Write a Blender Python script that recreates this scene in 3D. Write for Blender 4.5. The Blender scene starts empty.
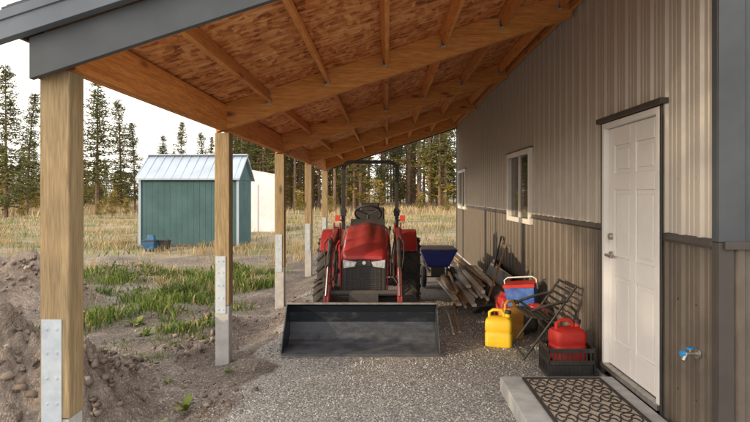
import bpy, math, random
import numpy as np
from mathutils import Vector, Matrix, Euler, noise
random.seed(7); rng=np.random.default_rng(7)
R=math.radians
scene=bpy.context.scene
# ---------------------------------------------------------------- materials
def nmat(name):
    m=bpy.data.materials.new(name); m.use_nodes=True
    nt=m.node_tree; b=nt.nodes['Principled BSDF']
    return m,nt,b
def N(nt,t,**kw):
    n=nt.nodes.new(t)
    for k,v in kw.items():
        if k in n.inputs: n.inputs[k].default_value=v
        else: setattr(n,k,v)
    return n
def ramp(nt,fac,stops):
    r=nt.nodes.new('ShaderNodeValToRGB'); e=r.color_ramp.elements
    while len(e)<len(stops): e.new(0.5)
    for i,(p,c) in enumerate(stops):
        e[i].position=p; e[i].color=(*c,1) if len(c)==3 else c
    nt.links.new(fac,r.inputs['Fac']); return r
def coords(nt,scale=(1,1,1),rot=(0,0,0)):
    tc=nt.nodes.new('ShaderNodeTexCoord'); mp=nt.nodes.new('ShaderNodeMapping')
    mp.inputs['Scale'].default_value=scale; mp.inputs['Rotation'].default_value=rot
    nt.links.new(tc.outputs['Object'],mp.inputs['Vector']); return mp.outputs['Vector']
def bump(nt,b,h,strength=0.3,dist=0.01):
    n=nt.nodes.new('ShaderNodeBump'); n.inputs['Strength'].default_value=strength; n.inputs['Distance'].default_value=dist
    nt.links.new(h,n.inputs['Height']); nt.links.new(n.outputs['Normal'],b.inputs['Normal'])
def simple(name,c1,c2=None,rough=0.5,metal=0.0,scale=6,bs=0.1,coat=0,spec=None,detail=4):
    m,nt,b=nmat(name)
    if c2 is None: c2=tuple(x*0.75 for x in c1)
    v=coords(nt)
    n=N(nt,'ShaderNodeTexNoise',Scale=scale,Detail=detail,Roughness=0.65); nt.links.new(v,n.inputs['Vector'])
    r=ramp(nt,n.outputs['Fac'],[(0.35,c2),(0.62,c1)])
    nt.links.new(r.outputs['Color'],b.inputs['Base Color'])
    rr=ramp(nt,n.outputs['Fac'],[(0.3,(min(1,rough+.2),)*3),(0.7,(rough,)*3)])
    nt.links.new(rr.outputs['Color'],b.inputs['Roughness'])
    b.inputs['Metallic'].default_value=metal
    if coat: b.inputs['Coat Weight'].default_value=coat; b.inputs['Coat Roughness'].default_value=0.12
    if bs>.1:
        n2=N(nt,'ShaderNodeTexNoise',Scale=scale*14,Detail=3); nt.links.new(v,n2.inputs['Vector'])
        bump(nt,b,n2.outputs['Fac'],bs,0.004)
    return m
def dusty(name,c,rough,metal,dust,amount=0.55,coat=0,lo=.45,hi=.95,scl=(1,1,1)):
    m,nt,b=nmat(name); v=coords(nt,scl)
    n=N(nt,'ShaderNodeTexNoise',Scale=5,Detail=6,Roughness=0.75); nt.links.new(v,n.inputs['Vector'])
    geo=nt.nodes.new('ShaderNodeNewGeometry'); sx=nt.nodes.new('ShaderNodeSeparateXYZ'); nt.links.new(geo.outputs['Normal'],sx.inputs[0])
    up=N(nt,'ShaderNodeMath',operation='MULTIPLY_ADD'); nt.links.new(sx.outputs['Z'],up.inputs[0]); up.inputs[1].default_value=0.25; nt.links.new(n.outputs['Fac'],up.inputs[2])
    r=ramp(nt,up.outputs[0],[(lo,(0,0,0)),(hi,(amount,)*3)])
    mx=N(nt,'ShaderNodeMix',data_type='RGBA'); nt.links.new(r.outputs['Color'],mx.inputs[0]); mx.inputs[6].default_value=(*c,1); mx.inputs[7].default_value=(*dust,1)
    nt.links.new(mx.outputs[2],b.inputs['Base Color'])
    rr=ramp(nt,up.outputs[0],[(lo-.05,(rough,)*3),(hi-.05,(0.85,)*3)]); nt.links.new(rr.outputs['Color'],b.inputs['Roughness'])
    b.inputs['Metallic'].default_value=metal
    if coat: b.inputs['Coat Weight'].default_value=coat; b.inputs['Coat Roughness'].default_value=0.15
    return m
def wood(name,axis,light,dark,knot=(0.12,0.05,0.02),rough=0.75):
    m,nt,b=nmat(name)
    sc={'x':(0.6,9,9),'y':(9,0.6,9),'z':(9,9,0.6)}[axis]
    v=coords(nt,sc)
    n=N(nt,'ShaderNodeTexNoise',Scale=3,Detail=5,Roughness=0.6,Distortion=0.6); nt.links.new(v,n.inputs['Vector'])
    w=N(nt,'ShaderNodeTexNoise',Scale=14,Detail=3,Distortion=0.3); nt.links.new(v,w.inputs['Vector'])
    r=ramp(nt,n.outputs['Fac'],[(0.3,dark),(0.5,tuple((a+c)/2 for a,c in zip(light,dark))),(0.7,light)])
    r2=ramp(nt,w.outputs['Fac'],[(0.35,(0.72,0.72,0.72)),(0.6,(1,1,1))])
    mm=N(nt,'ShaderNodeMix',data_type='RGBA',blend_type='MULTIPLY'); mm.inputs[0].default_value=1
    nt.links.new(r.outputs['Color'],mm.inputs[6]); nt.links.new(r2.outputs['Color'],mm.inputs[7])
    sc2={'x':(1.6,5,5),'y':(5,1.6,5),'z':(5,5,1.6)}[axis]
    v2=coords(nt,sc2); vo=N(nt,'ShaderNodeTexVoronoi',Scale=1.0); nt.links.new(v2,vo.inputs['Vector'])
    kr=ramp(nt,vo.outputs['Distance'],[(0.06,(1,1,1)),(0.17,(0,0,0))])
    mk=N(nt,'ShaderNodeMix',data_type='RGBA'); nt.links.new(kr.outputs['Color'],mk.inputs[0]); nt.links.new(mm.outputs[2],mk.inputs[6]); mk.inputs[7].default_value=(*knot,1)
    g=nt.nodes.new('ShaderNodeNewGeometry'); ir=ramp(nt,g.outputs['Random Per Island'],[(0,(0.78,0.74,0.70)),(1,(1.12,1.08,1.0))])
    m3=N(nt,'ShaderNodeMix',data_type='RGBA',blend_type='MULTIPLY'); m3.inputs[0].default_value=1
    nt.links.new(mk.outputs[2],m3.inputs[6]); nt.links.new(ir.outputs['Color'],m3.inputs[7])
    nt.links.new(m3.outputs[2],b.inputs['Base Color']); b.inputs['Roughness'].default_value=rough
    bump(nt,b,w.outputs['Fac'],0.25,0.004); return m
def osb(name):
    m,nt,b=nmat(name)
    base=coords(nt)
    outs=[]
    for i,(sc,rt) in enumerate([((8,24,9),0.5),((24,8,9),-0.4),((9,22,9),1.3)]):
        v=coords(nt,sc,(0,0,rt)); vo=N(nt,'ShaderNodeTexVoronoi',Scale=1.0,Randomness=1.0); nt.links.new(v,vo.inputs['Vector'])
        s=nt.nodes.new('ShaderNodeSeparateColor'); nt.links.new(vo.outputs['Color'],s.inputs[0]); outs.append(s)
    a=N(nt,'ShaderNodeMath',operation='MAXIMUM'); nt.links.new(outs[0].outputs[0],a.inputs[0]); nt.links.new(outs[1].outputs[1],a.inputs[1])
    c=N(nt,'ShaderNodeMath',operation='MULTIPLY_ADD'); nt.links.new(outs[2].outputs[2],c.inputs[0]); c.inputs[1].default_value=0.5; nt.links.new(a.outputs[0],c.inputs[2])
    c2=N(nt,'ShaderNodeMath',operation='MULTIPLY'); nt.links.new(c.outputs[0],c2.inputs[0]); c2.inputs[1].default_value=.66
    r=ramp(nt,c2.outputs[0],[(0.15,(0.22,0.07,0.02)),(0.38,(0.50,0.19,0.055)),(0.62,(0.74,0.34,0.115)),(0.85,(0.88,0.50,0.21)),(1.0,(0.92,0.62,0.32))])  # tan board pushed to orange: warm bounce glow painted into the flake colours
    n=N(nt,'ShaderNodeTexNoise',Scale=1.3,Detail=4); nt.links.new(base,n.inputs['Vector'])
    r2=ramp(nt,n.outputs['Fac'],[(0.35,(0.88,0.76,0.68)),(0.65,(1.02,1,1))])
    g=nt.nodes.new('ShaderNodeNewGeometry'); ir=ramp(nt,g.outputs['Random Per Island'],[(0,(0.86,0.78,0.72)),(1,(1.05,1.03,1.0))])
    mm=N(nt,'ShaderNodeMix',data_type='RGBA',blend_type='MULTIPLY'); mm.inputs[0].default_value=1
    nt.links.new(r.outputs['Color'],mm.inputs[6]); nt.links.new(r2.outputs['Color'],mm.inputs[7])
    m3=N(nt,'ShaderNodeMix',data_type='RGBA',blend_type='MULTIPLY'); m3.inputs[0].default_value=1
    nt.links.new(mm.outputs[2],m3.inputs[6]); nt.links.new(ir.outputs['Color'],m3.inputs[7])
    nt.links.new(m3.outputs[2],b.inputs['Base Color']); b.inputs['Roughness'].default_value=0.8
    bump(nt,b,c.outputs[0],0.25,0.003); return m
def island(name,stops,rough=0.8,trans=0.0,noise_scale=None,tint=None):
    m,nt,b=nmat(name); g=nt.nodes.new('ShaderNodeNewGeometry')
    r=ramp(nt,g.outputs['Random Per Island'],stops); out=r.outputs['Color']
    if noise_scale:
        tc=nt.nodes.new('ShaderNodeNewGeometry'); n=N(nt,'ShaderNodeTexNoise',Scale=noise_scale,Detail=2); nt.links.new(tc.outputs['Position'],n.inputs['Vector'])
        r2=ramp(nt,n.outputs['Fac'],[(0.38,tint[0]),(0.62,tint[1])])
        mm=N(nt,'ShaderNodeMix',data_type='RGBA',blend_type='MULTIPLY'); mm.inputs[0].default_value=1
        nt.links.new(out,mm.inputs[6]); nt.links.new(r2.outputs['Color'],mm.inputs[7]); out=mm.outputs[2]
    nt.links.new(out,b.inputs['Base Color']); b.inputs['Roughness'].default_value=rough
    b.inputs['Specular IOR Level'].default_value=0.2
    if trans:
        t=nt.nodes.new('ShaderNodeBsdfTranslucent'); nt.links.new(out,t.inputs['Color'])
        ms=nt.nodes.new('ShaderNodeMixShader'); ms.inputs[0].default_value=trans
        nt.links.new(b.outputs[0],ms.inputs[1]); nt.links.new(t.outputs[0],ms.inputs[2])
        nt.links.new(ms.outputs[0],nt.nodes['Material Output'].inputs['Surface'])
    return m
M={}
M['tan']=dusty('taupe_metal_siding',(0.45,0.42,0.38),0.34,0.0,(0.37,0.335,0.295),0.35)
M['brown']=dusty('bronze_metal_siding',(0.100,0.083,0.069),0.34,0.0,(0.19,0.16,0.133),0.5)
M['trim']=simple('bronze_trim',(0.06,0.053,0.048),(0.048,0.042,0.038),0.4,0,3,0.02)
M['slate']=simple('slate_trim',(0.060,0.070,0.081),(0.048,0.056,0.066),0.42,0.0,2,0.03)
M['slate2']=simple('slate_rake_trim',(0.14,0.165,0.20),(0.115,0.135,0.165),0.4,0.0,2,0.03)
M['post']=wood('treated_post_wood','z',(0.42,0.325,0.19),(0.26,0.195,0.11),(0.10,0.07,0.04))
M['beamx']=wood('fir_beam_x','x',(0.86,0.44,0.14),(0.64,0.27,0.07),(0.24,0.085,0.03))
M['beamy']=wood('fir_beam_y','y',(0.84,0.37,0.10),(0.60,0.225,0.055),(0.24,0.085,0.03))
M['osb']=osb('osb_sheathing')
M['galv']=simple('galvanised_steel',(0.50,0.57,0.64),(0.40,0.46,0.53),0.45,0.2,12,0.05)
M['bolt']=simple('steel_bolt',(0.25,0.26,0.27),None,0.4,0.8,20,0)
M['conc']=simple('concrete',(0.47,0.47,0.465),(0.36,0.358,0.35),0.85,0,7,0.35)
M['white']=simple('white_door_paint',(0.80,0.80,0.80),(0.74,0.74,0.74),0.38,0,2,0.02)
M['vinyl']=simple('white_vinyl',(0.76,0.76,0.73),(0.70,0.70,0.67),0.4,0,4,0.02)
M['glass']=simple('window_glass',(0.03,0.035,0.04),(0.025,0.03,0.035),0.03,0,1,0); 
gb=M['glass'].node_tree.nodes['Principled BSDF']
for l in list(gb.inputs['Roughness'].links): M['glass'].node_tree.links.remove(l)
gb.inputs['Roughness'].default_value=0.03; gb.inputs['IOR'].default_value=2.0
M['red']=dusty('red_tractor_paint',(0.38,0.009,0.012),0.26,0.0,(0.30,0.17,0.14),0.25,0.7)
M['loader']=dusty('red_loader_paint',(0.27,0.010,0.012),0.35,0.0,(0.28,0.18,0.15),0.40,0.2)
M['black']=dusty('black_plastic',(0.02,0.02,0.021),0.45,0.0,(0.16,0.14,0.12),0.35)
M['cast']=dusty('dark_cast_iron',(0.05,0.05,0.052),0.55,0.2,(0.2,0.17,0.14),0.5)
M['rubber']=dusty('tyre_rubber',(0.022,0.022,0.022),0.75,0.0,(0.2,0.17,0.14),0.5)
M['bucket']=dusty('worn_bucket_paint',(0.026,0.032,0.043),0.30,0.3,(0.17,0.18,0.205),0.75,0,.46,.88,(1,1,2.4))
M['edge']=simple('bare_steel_edge',(0.36,0.35,0.34),(0.2,0.17,0.15),0.45,0.7,9,0.2)
M['chrome']=simple('chrome_rod',(0.75,0.75,0.75),None,0.15,1.0,5,0)
M['rim']=simple('wheel_rim',(0.42,0.42,0.42),None,0.4,0.3,8,0.05)
M['lens']=simple('headlight_lens',(0.62,0.64,0.67),(0.38,0.40,0.42),0.1,0.3,30,0)
M['amber']=simple('amber_red_lamp',(0.75,0.06,0.02),None,0.2,0,5,0)
M['yellow']=simple('yellow_plastic',(0.75,0.50,0.02),(0.66,0.42,0.015),0.38,0,5,0.03)
M['oldyellow']=simple('tan_yellow_plastic',(0.60,0.30,0.06),None,0.45,0,5,0.03)
M['redplastic']=simple('red_plastic',(0.56,0.03,0.022),(0.42,0.018,0.014),0.42,0,5,0.03)
M['bluepl']=simple('blue_plastic',(0.05,0.065,0.34),(0.035,0.05,0.27),0.4,0,5,0.03)
M['bluebin']=simple('blue_bin_plastic',(0.02,0.10,0.22),None,0.4,0,5,0.03)
M['bluebag']=simple('blue_bag',(0.03,0.10,0.42),(0.10,0.20,0.5),0.4,0,9,0.2)
M['redbag']=simple('red_bag',(0.5,0.04,0.04),(0.38,0.05,0.05),0.4,0,11,0.2)
M['teal']=simple('teal_shed_paint',(0.034,0.095,0.108),(0.028,0.08,0.09),0.6,0,1.5,0.05)
M['shedroof']=simple('galvalume_roof',(0.36,0.43,0.52),(0.30,0.36,0.44),0.35,0.2,1,0.02)
M['hoop']=simple('white_poly_cover',(0.74,0.71,0.74),(0.66,0.57,0.60),0.6,0,1.3,0.1)
M['pvc']=simple('white_trim_board',(0.70,0.67,0.60),(0.56,0.50,0.42),0.5,0,6,0.05)
M['lumber']=wood('stacked_lumber','y',(0.56,0.41,0.26),(0.38,0.26,0.16))
M['handle']=wood('tool_handle','z',(0.5,0.32,0.15),(0.35,0.2,0.09))
M['mat']=simple('doormat_coir',(0.50,0.42,0.34),(0.40,0.33,0.265),0.95,0,40,0.6)
M['matblack']=simple('doormat_rubber',(0.04,0.036,0.033),None,0.8,0,30,0.3)
M['brass']=simple('brass_valve',(0.5,0.38,0.2),None,0.35,0.9,20,0)
M['bluevalve']=simple('blue_valve_handle',(0.02,0.25,0.6),None,0.35,0,20,0)
M['nickel']=simple('satin_nickel',(0.5,0.48,0.45),None,0.3,0.9,20,0)
M['bark']=simple('tree_bark',(0.19,0.125,0.085),(0.09,0.06,0.044),0.9,0,3,0)
M['needles']=island('conifer_needles',[(0,(0.038,0.058,0.018)),(0.5,(0.075,0.10,0.027)),(1,(0.17,0.155,0.05))],0.7,0,0.5,((0.7,0.75,0.7),(1.3,1.15,0.9)))
M['leaves']=island('autumn_leaves',[(0,(0.09,0.11,0.024)),(0.5,(0.20,0.17,0.04)),(1,(0.34,0.18,0.05))],0.7,0,0.6,((0.75,0.8,0.7),(1.15,1.1,1.0)))
M['dry']=island('dry_grass_blades',[(0,(0.27,0.20,0.11)),(0.5,(0.42,0.33,0.20)),(0.8,(0.52,0.42,0.28)),(1,(0.22,0.21,0.10))],0.8,0,0.25,((0.75,0.72,0.65),(1.1,1.06,1.0)))
M['green']=island('green_weed_blades',[(0,(0.06,0.12,0.022)),(0.5,(0.11,0.18,0.035)),(0.75,(0.18,0.23,0.06)),(1,(0.38,0.30,0.16))],0.7,0.2,0.8,((0.75,0.8,0.7),(1.15,1.1,1.0)))
M['stone']=island('crushed_gravel',[(0,(0.20,0.195,0.19)),(0.4,(0.38,0.37,0.355)),(0.8,(0.54,0.525,0.50)),(1,(0.66,0.64,0.61))],0.85)
M['clod']=island('dirt_clods',[(0,(0.14,0.11,0.09)),(0.6,(0.20,0.162,0.136)),(0.93,(0.25,0.205,0.172)),(1,(0.36,0.32,0.28))],0.95)
M['litter']=island('leaf_litter',[(0,(0.16,0.10,0.05)),(0.5,(0.30,0.20,0.09)),(1,(0.42,0.32,0.18))],0.8)
# ---------------------------------------------------------------- mesh builder
def empty(name,loc=(0,0,0)):
    e=bpy.data.objects.new(name,None); e.location=loc; e.empty_display_size=0.2
    scene.collection.objects.link(e); return e
class MB:
    def __init__(s): s.v=[]; s.f=[]; s.mi=[]; s.mats=[]; s.sm=[]
    def m(s,mat):
        if mat not in s.mats: s.mats.append(mat)
        return s.mats.index(mat)
    def add(s,vs,fs,mat,smooth=False):
        o=len(s.v); s.v+= [tuple(v) for v in vs]; i=s.m(mat)
        for f in fs: s.f.append(tuple(o+k for k in f)); s.mi.append(i); s.sm.append(smooth)
    def box(s,x0,x1,y0,y1,z0,z1,mat):
        vs=[(x,y,z) for z in (z0,z1) for y in (y0,y1) for x in (x0,x1)]
        s.add(vs,[(0,2,3,1),(4,5,7,6),(0,1,5,4),(2,6,7,3),(0,4,6,2),(1,3,7,5)],mat)
    def obox(s,c,size,rot,mat):
        mt=Euler(rot).to_matrix() if not isinstance(rot,Matrix) else rot
        vs=[Vector(c)+mt@Vector((x*size[0]/2,y*size[1]/2,z*size[2]/2)) for z in (-1,1) for y in (-1,1) for x in (-1,1)]
        s.add(vs,[(0,2,3,1),(4,5,7,6),(0,1,5,4),(2,6,7,3),(0,4,6,2),(1,3,7,5)],mat)
    def beam(s,p0,p1,w,h,mat):
        p0=Vector(p0);p1=Vector(p1); d=(p1-p0).normalized()
        side=d.cross(Vector((0,0,1)))
        if side.length<1e-3: side=Vector((1,0,0))
        side.normalize(); up=side.cross(d)
        mt=Matrix((side,d,up)).transposed()
        s.obox((p0+p1)/2,(w,(p1-p0).length,h),mt,mat)
    def cyl(s,p0,p1,r0,r1,mat,seg=14,cap=True,smooth=True):
        p0=Vector(p0);p1=Vector(p1); d=(p1-p0).normalized()
        a=d.orthogonal().normalized(); b=d.cross(a); vs=[]
        for p,r in ((p0,r0),(p1,r1)):
            for i in range(seg):
                t=2*math.pi*i/seg; vs.append(p+a*math.cos(t)*r+b*math.sin(t)*r)
        fs=[(i,(i+1)%seg,seg+(i+1)%seg,seg+i) for i in range(seg)]
        s.add(vs,fs,mat,smooth)
        if cap:
            s.add(vs[:seg],[tuple(range(seg))[::-1]],mat); s.add(vs[seg:],[tuple(range(seg))],mat)
    def tube(s,path,r,mat,seg=8,closed=False,smooth=True,sq=False):
        P=[Vector(p) for p in path]; n=len(P); vs=[]; a=None
        if sq: seg=4
        for i,p in enumerate(P):
            if closed: d=(P[(i+1)%n]-P[i-1])
            else: d=P[min(i+1,n-1)]-P[max(i-1,0)]
            d.normalize()
            if a is None:
                a=Vector((0,1,0)) if sq and abs(d.y)<0.9 else d.orthogonal()
                a=(a-d*a.dot(d)).normalized()
            else: a=(a-d*a.dot(d)).normalized()
            b=d.cross(a)
            for k in range(seg):
                t=2*math.pi*k/seg+(math.pi/4 if sq else 0); rr=r*(1.414 if sq else 1)
                vs.append(p+a*math.cos(t)*rr+b*math.sin(t)*rr)
        fs=[]; m=n if closed else n-1
        for i in range(m):
            j=(i+1)%n
            for k in range(seg): fs.append((i*seg+k,i*seg+(k+1)%seg,j*seg+(k+1)%seg,j*seg+k))
        s.add(vs,fs,mat,smooth and not sq)
        if not closed:
            s.add(vs[:seg],[tuple(range(seg))[::-1]],mat); s.add(vs[-seg:],[tuple(range(seg))],mat)
    def poly(s,pts,axis,a0,a1,mat):
        n=len(pts)
        def mk(p,a): return {'x':(a,p[0],p[1]),'y':(p[0],a,p[1]),'z':(p[0],p[1],a)}[axis]
        vs=[mk(p,a0) for p in pts]+[mk(p,a1) for p in pts]
        fs=[(i,(i+1)%n,n+(i+1)%n,n+i) for i in range(n)]
        fs+=[tuple(range(n))[::-1],tuple(range(n,2*n))]
        s.add(vs,fs,mat)
    def lathe(s,prof,c,axis,mat,seg=32,smooth=True):
        vs=[];n=len(prof)
        for i in range(seg):
            t=2*math.pi*i/seg
            for (a,r) in prof:
                if axis=='x': vs.append((c[0]+a,c[1]+r*math.cos(t),c[2]+r*math.sin(t)))
                else: vs.append((c[0]+r*math.cos(t),c[1]+r*math.sin(t),c[2]+a))
        fs=[]
        for i in range(seg):
            j=(i+1)%seg
            for k in range(n-1): fs.append((i*n+k,j*n+k,j*n+k+1,i*n+k+1))
        s.add(vs,fs,mat,smooth)
    def loft(s,secs,mat,smooth=True,capends=True):
        n=len(secs[0]); vs=[p for q in secs for p in q]; fs=[]
        for i in range(len(secs)-1):
            for k in range(n): fs.append((i*n+k,i*n+(k+1)%n,(i+1)*n+(k+1)%n,(i+1)*n+k))
        s.add(vs,fs,mat,smooth)
        if capends:
            s.add(secs[0],[tuple(range(n))[::-1]],mat); s.add(secs[-1],[tuple(range(n))],mat)
    def obj(s,name,parent=None,bevel=0,seg=2,loc=None,rot=None):
        me=bpy.data.meshes.new(name); me.from_pydata(s.v,[],s.f)
        for m in s.mats: me.materials.append(m)
        me.polygons.foreach_set('material_index',s.mi); me.polygons.foreach_set('use_smooth',s.sm)
        import bmesh
        bm=bmesh.new(); bm.from_mesh(me); bmesh.ops.recalc_face_normals(bm,faces=bm.faces); bm.to_mesh(me); bm.free()
        me.update(); o=bpy.data.objects.new(name,me); scene.collection.objects.link(o)
        if parent: o.parent=parent
        if loc: o.location=loc
        if rot: o.rotation_euler=rot
        if bevel:
            b=o.modifiers.new('bevel','BEVEL'); b.width=bevel; b.segments=seg; b.limit_method='ANGLE'; b.angle_limit=R(40); b.harden_normals=True
        return o
def np_mesh(name,verts,tris,mat,smooth=False,parent=None):
    me=bpy.data.meshes.new(name); nv=len(verts); nf=len(tris)
    me.vertices.add(nv); me.vertices.foreach_set('co',verts.astype(np.float32).ravel())
    me.loops.add(nf*3); me.loops.foreach_set('vertex_index',tris.astype(np.int32).ravel())
    me.polygons.add(nf); me.polygons.foreach_set('loop_start',np.arange(0,nf*3,3,dtype=np.int32)); me.polygons.foreach_set('loop_total',np.full(nf,3,dtype=np.int32))
    if smooth: me.polygons.foreach_set('use_smooth',np.ones(nf,dtype=bool))
    me.update(calc_edges=True); me.validate(); me.materials.append(mat)
    o=bpy.data.objects.new(name,me); scene.collection.objects.link(o)
    if parent: o.parent=parent
    return o
# ---------------------------------------------------------------- ground
WX=1.95; PX=-1.70
def sst(a,b,x): t=np.clip((x-a)/(b-a),0,1); return t*t*(3-2*t)
MOUNDS=[(-6.6,8.9,.85,1.2,.75),(-5.3,9.2,.5,.55,.5),(-3.5,5.0,.82,.60,.7),(-2.95,4.5,.55,.38,.42),(-2.35,4.55,.46,.28,.36),(-4.7,6.2,.5,.6,.5),(-8.8,9.2,.8,1.2,.7),(-3.9,3.9,.7,.6,.6),(-2.15,6.6,.08,.3,.4),(-2.3,8.0,.10,.3,.5),(-5.6,12.4,.25,.9,.5),(-2.6,5.6,.16,.3,.3)]
def H(x,y):
    x=np.asarray(x,float); y=np.asarray(y,float)
    out=1-sst(-1.8,-1.2,x)
    z=-.15*out
    z=z+out*(.03*np.sin(x*1.7+y*.9)+.025*np.sin(x*3.1-y*2.3+1)+.012*np.sin(x*7.3+2)*np.sin(y*6.1))
    for (mx,my,h,rx,ry) in MOUNDS:
        z=z+h*np.exp(-((x-mx)/rx)**2-((y-my)/ry)**2)
    return z
def axis_lines(segs):
    out=[]
    for a,b,st in segs:
        n=max(1,int(round((b-a)/st))); out+=list(np.linspace(a,b,n,endpoint=False))
    out.append(segs[-1][1]); return np.array(out)
xs=axis_lines([(-400,-60,40),(-60,-14,3),(-14,-7.5,.25),(-7.5,-4.2,.05),(-4.2,-1.2,.024),(-1.2,2.5,.1),(2.5,14,1),(14,60,6),(60,400,40)])
ys=axis_lines([(-120,-10,15),(-10,2.5,.8),(2.5,7,.025),(7,12,.05),(12,24,.2),(24,60,2),(60,500,30)])
X,Y=np.meshgrid(xs,ys); Z=H(X,Y)
XF=X.ravel();YF=Y.ravel();ZF=Z.ravel().copy()
grav=sst(-1.45,-1.0,XF+0.12*np.sin(YF*2.1)+.1*np.sin(YF*5.3))*(1-sst(9,15,YF))*(1-sst(3.0,3.6,XF))
mound=np.zeros_like(XF)
for (mx,my,h,rx,ry) in MOUNDS: mound=np.maximum(mound,min(1,h*2.5)*np.exp(-((XF-mx)/(rx*1.3))**2-((YF-my)/(ry*1.3))**2))
dirt=np.maximum(np.clip(mound*1.4,0,1),(1-sst(8.5,12,YF+0.3*XF))*sst(-9,-6,XF))
dirt=np.maximum(dirt,sst(-2.8,-2.1,XF)*(1-sst(17,22,YF))*(1-sst(3,5,XF)))
dirt=np.maximum(dirt,.85*np.exp(-((YF-15.5-.12*(XF+8))/1.5)**2)*(1-sst(-3,-2,XF))*sst(-40,-30,XF))
for i in range(len(XF)):
    if -7.6<XF[i]<2.4 and 2.4<YF[i]<12.2:
        a=1-grav[i]
        n=noise.fractal((XF[i]*2.2,YF[i]*2.2,0.3),1.0,2.0,5)
        if a<.02: ZF[i]+=.006*n; continue
        n2=abs(noise.noise((XF[i]*5,YF[i]*5,5))); n3=abs(noise.noise((XF[i]*12,YF[i]*12,9))); n4=abs(noise.noise((XF[i]*27,YF[i]*27,2)))
        ZF[i]+=a*(.035*n*(0.4+2.2*mound[i])+.09*n2*(0.2+mound[i]*2.4)+.085*n3*(.15+1.7*mound[i])+.045*n4*(.2+1.3*mound[i]))+ (1-a)*.006*n
nx,ny=len(xs),len(ys)
idx=np.arange(nx*ny).reshape(ny,nx)
a=idx[:-1,:-1].ravel();b_=idx[:-1,1:].ravel();c=idx[1:,1:].ravel();d=idx[1:,:-1].ravel()
tris=np.concatenate([np.stack([a,b_,c],1),np.stack([a,c,d],1)])
mg,nt,bs=nmat('ground_soil_gravel')
ground=np_mesh('ground',np.stack([XF,YF,ZF],1),tris,mg,True)
ca=ground.data.color_attributes.new('zone','FLOAT_COLOR','POINT')
ca.data.foreach_set('color',np.stack([grav,dirt,mound,np.ones_like(grav)],1).astype(np.float32).ravel())
at=N(nt,'ShaderNodeAttribute',attribute_name='zone'); sp=nt.nodes.new('ShaderNodeSeparateColor'); nt.links.new(at.outputs['Color'],sp.inputs[0])
v=coords(nt)
def noi(s,d=6,r=.6):
    n=N(nt,'ShaderNodeTexNoise',Scale=s,Detail=d,Roughness=r); nt.links.new(v,n.inputs['Vector']); return n.outputs['Fac']
def vor(s):
    n=N(nt,'ShaderNodeTexVoronoi',Scale=s); nt.links.new(v,n.inputs['Vector']); return n
def mix(f,a,b,bt='MIX'):
    m=N(nt,'ShaderNodeMix',data_type='RGBA',blend_type=bt)
    if isinstance(f,float): m.inputs[0].default_value=f
    else: nt.links.new(f,m.inputs[0])
    nt.links.new(a,m.inputs[6]); nt.links.new(b,m.inputs[7]); return m.outputs[2]
vg=vor(70); sg=nt.nodes.new('ShaderNodeSeparateColor'); nt.links.new(vg.outputs['Color'],sg.inputs[0])
cg=ramp(nt,sg.outputs[0],[(0,(0.24,0.235,0.228)),(0.5,(0.40,0.39,0.375)),(1,(0.56,0.545,0.52))]).outputs['Color']
edge=ramp(nt,vg.outputs['Distance'],[(0.35,(1,1,1)),(0.75,(0.55,0.54,0.52))]).outputs['Color']
cg=mix(1.0,cg,edge,'MULTIPLY')
n1=noi(1.3,7,.7); n2=noi(22,4)
cd=ramp(nt,n1,[(0.3,(0.11,0.092,0.08)),(0.5,(0.185,0.158,0.138)),(0.7,(0.28,0.245,0.218))]).outputs['Color']
cd=mix(1.0,cd,ramp(nt,sg.outputs[1],[(0,(0.6,0.6,0.6)),(0.8,(1,1,1)),(1,(1.9,1.9,1.95))]).outputs['Color'],'MULTIPLY')
md=ramp(nt,n2,[(0.3,(0.14,0.112,0.092)),(0.7,(0.29,0.24,0.205))]).outputs['Color']
cd=mix(sp.outputs[2],cd,md)
nf=noi(.35,7,.7)
cf=ramp(nt,nf,[(0.33,(0.11,0.125,0.055)),(0.45,(0.20,0.185,0.105)),(0.55,(0.30,0.255,0.175)),(0.75,(0.33,0.28,0.21))]).outputs['Color']
cf=mix(1.0,cf,ramp(nt,n2,[(0.3,(0.6,0.6,0.6)),(0.7,(1.15,1.15,1.15))]).outputs['Color'],'MULTIPLY')
def soft(ch):
    ad=N(nt,'ShaderNodeMath',operation='MULTIPLY_ADD'); nt.links.new(n1,ad.inputs[0]); ad.inputs[1].default_value=0.9
    nt.links.new(ch,ad.inputs[2]); return ramp(nt,ad.outputs[0],[(0.75,(0,0,0)),(1.0,(1,1,1))]).outputs['Color']
col=mix(soft(sp.outputs[1]),cf,cd); col=mix(soft(sp.outputs[0]),col,cg)
nt.links.new(col,bs.inputs['Base Color']); bs.inputs['Roughness'].default_value=0.95; bs.inputs['Specular IOR Level'].default_value=.2
hh=N(nt,'ShaderNodeMath',operation='MULTIPLY_ADD'); nt.links.new(vg.outputs['Distance'],hh.inputs[0]); hh.inputs[1].default_value=-0.8; nt.links.new(n2,hh.inputs[2])
bump(nt,bs,hh.outputs[0],0.8,0.015)
t=(1+5**.5)/2
ico_v=np.array([(-1,t,0),(1,t,0),(-1,-t,0),(1,-t,0),(0,-1,t),(0,1,t),(0,-1,-t),(0,1,-t),(t,0,-1),(t,0,1),(-t,0,-1),(-t,0,1)],float)/1.9
ico_f=np.array([(0,11,5),(0,5,1),(0,1,7),(0,7,10),(0,10,11),(1,5,9),(5,11,4),(11,10,2),(10,7,6),(7,1,8),(3,9,4),(3,4,2),(3,2,6),(3,6,8),(3,8,9),(4,9,5),(2,4,11),(6,2,10),(8,6,7),(9,8,1)])
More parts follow.
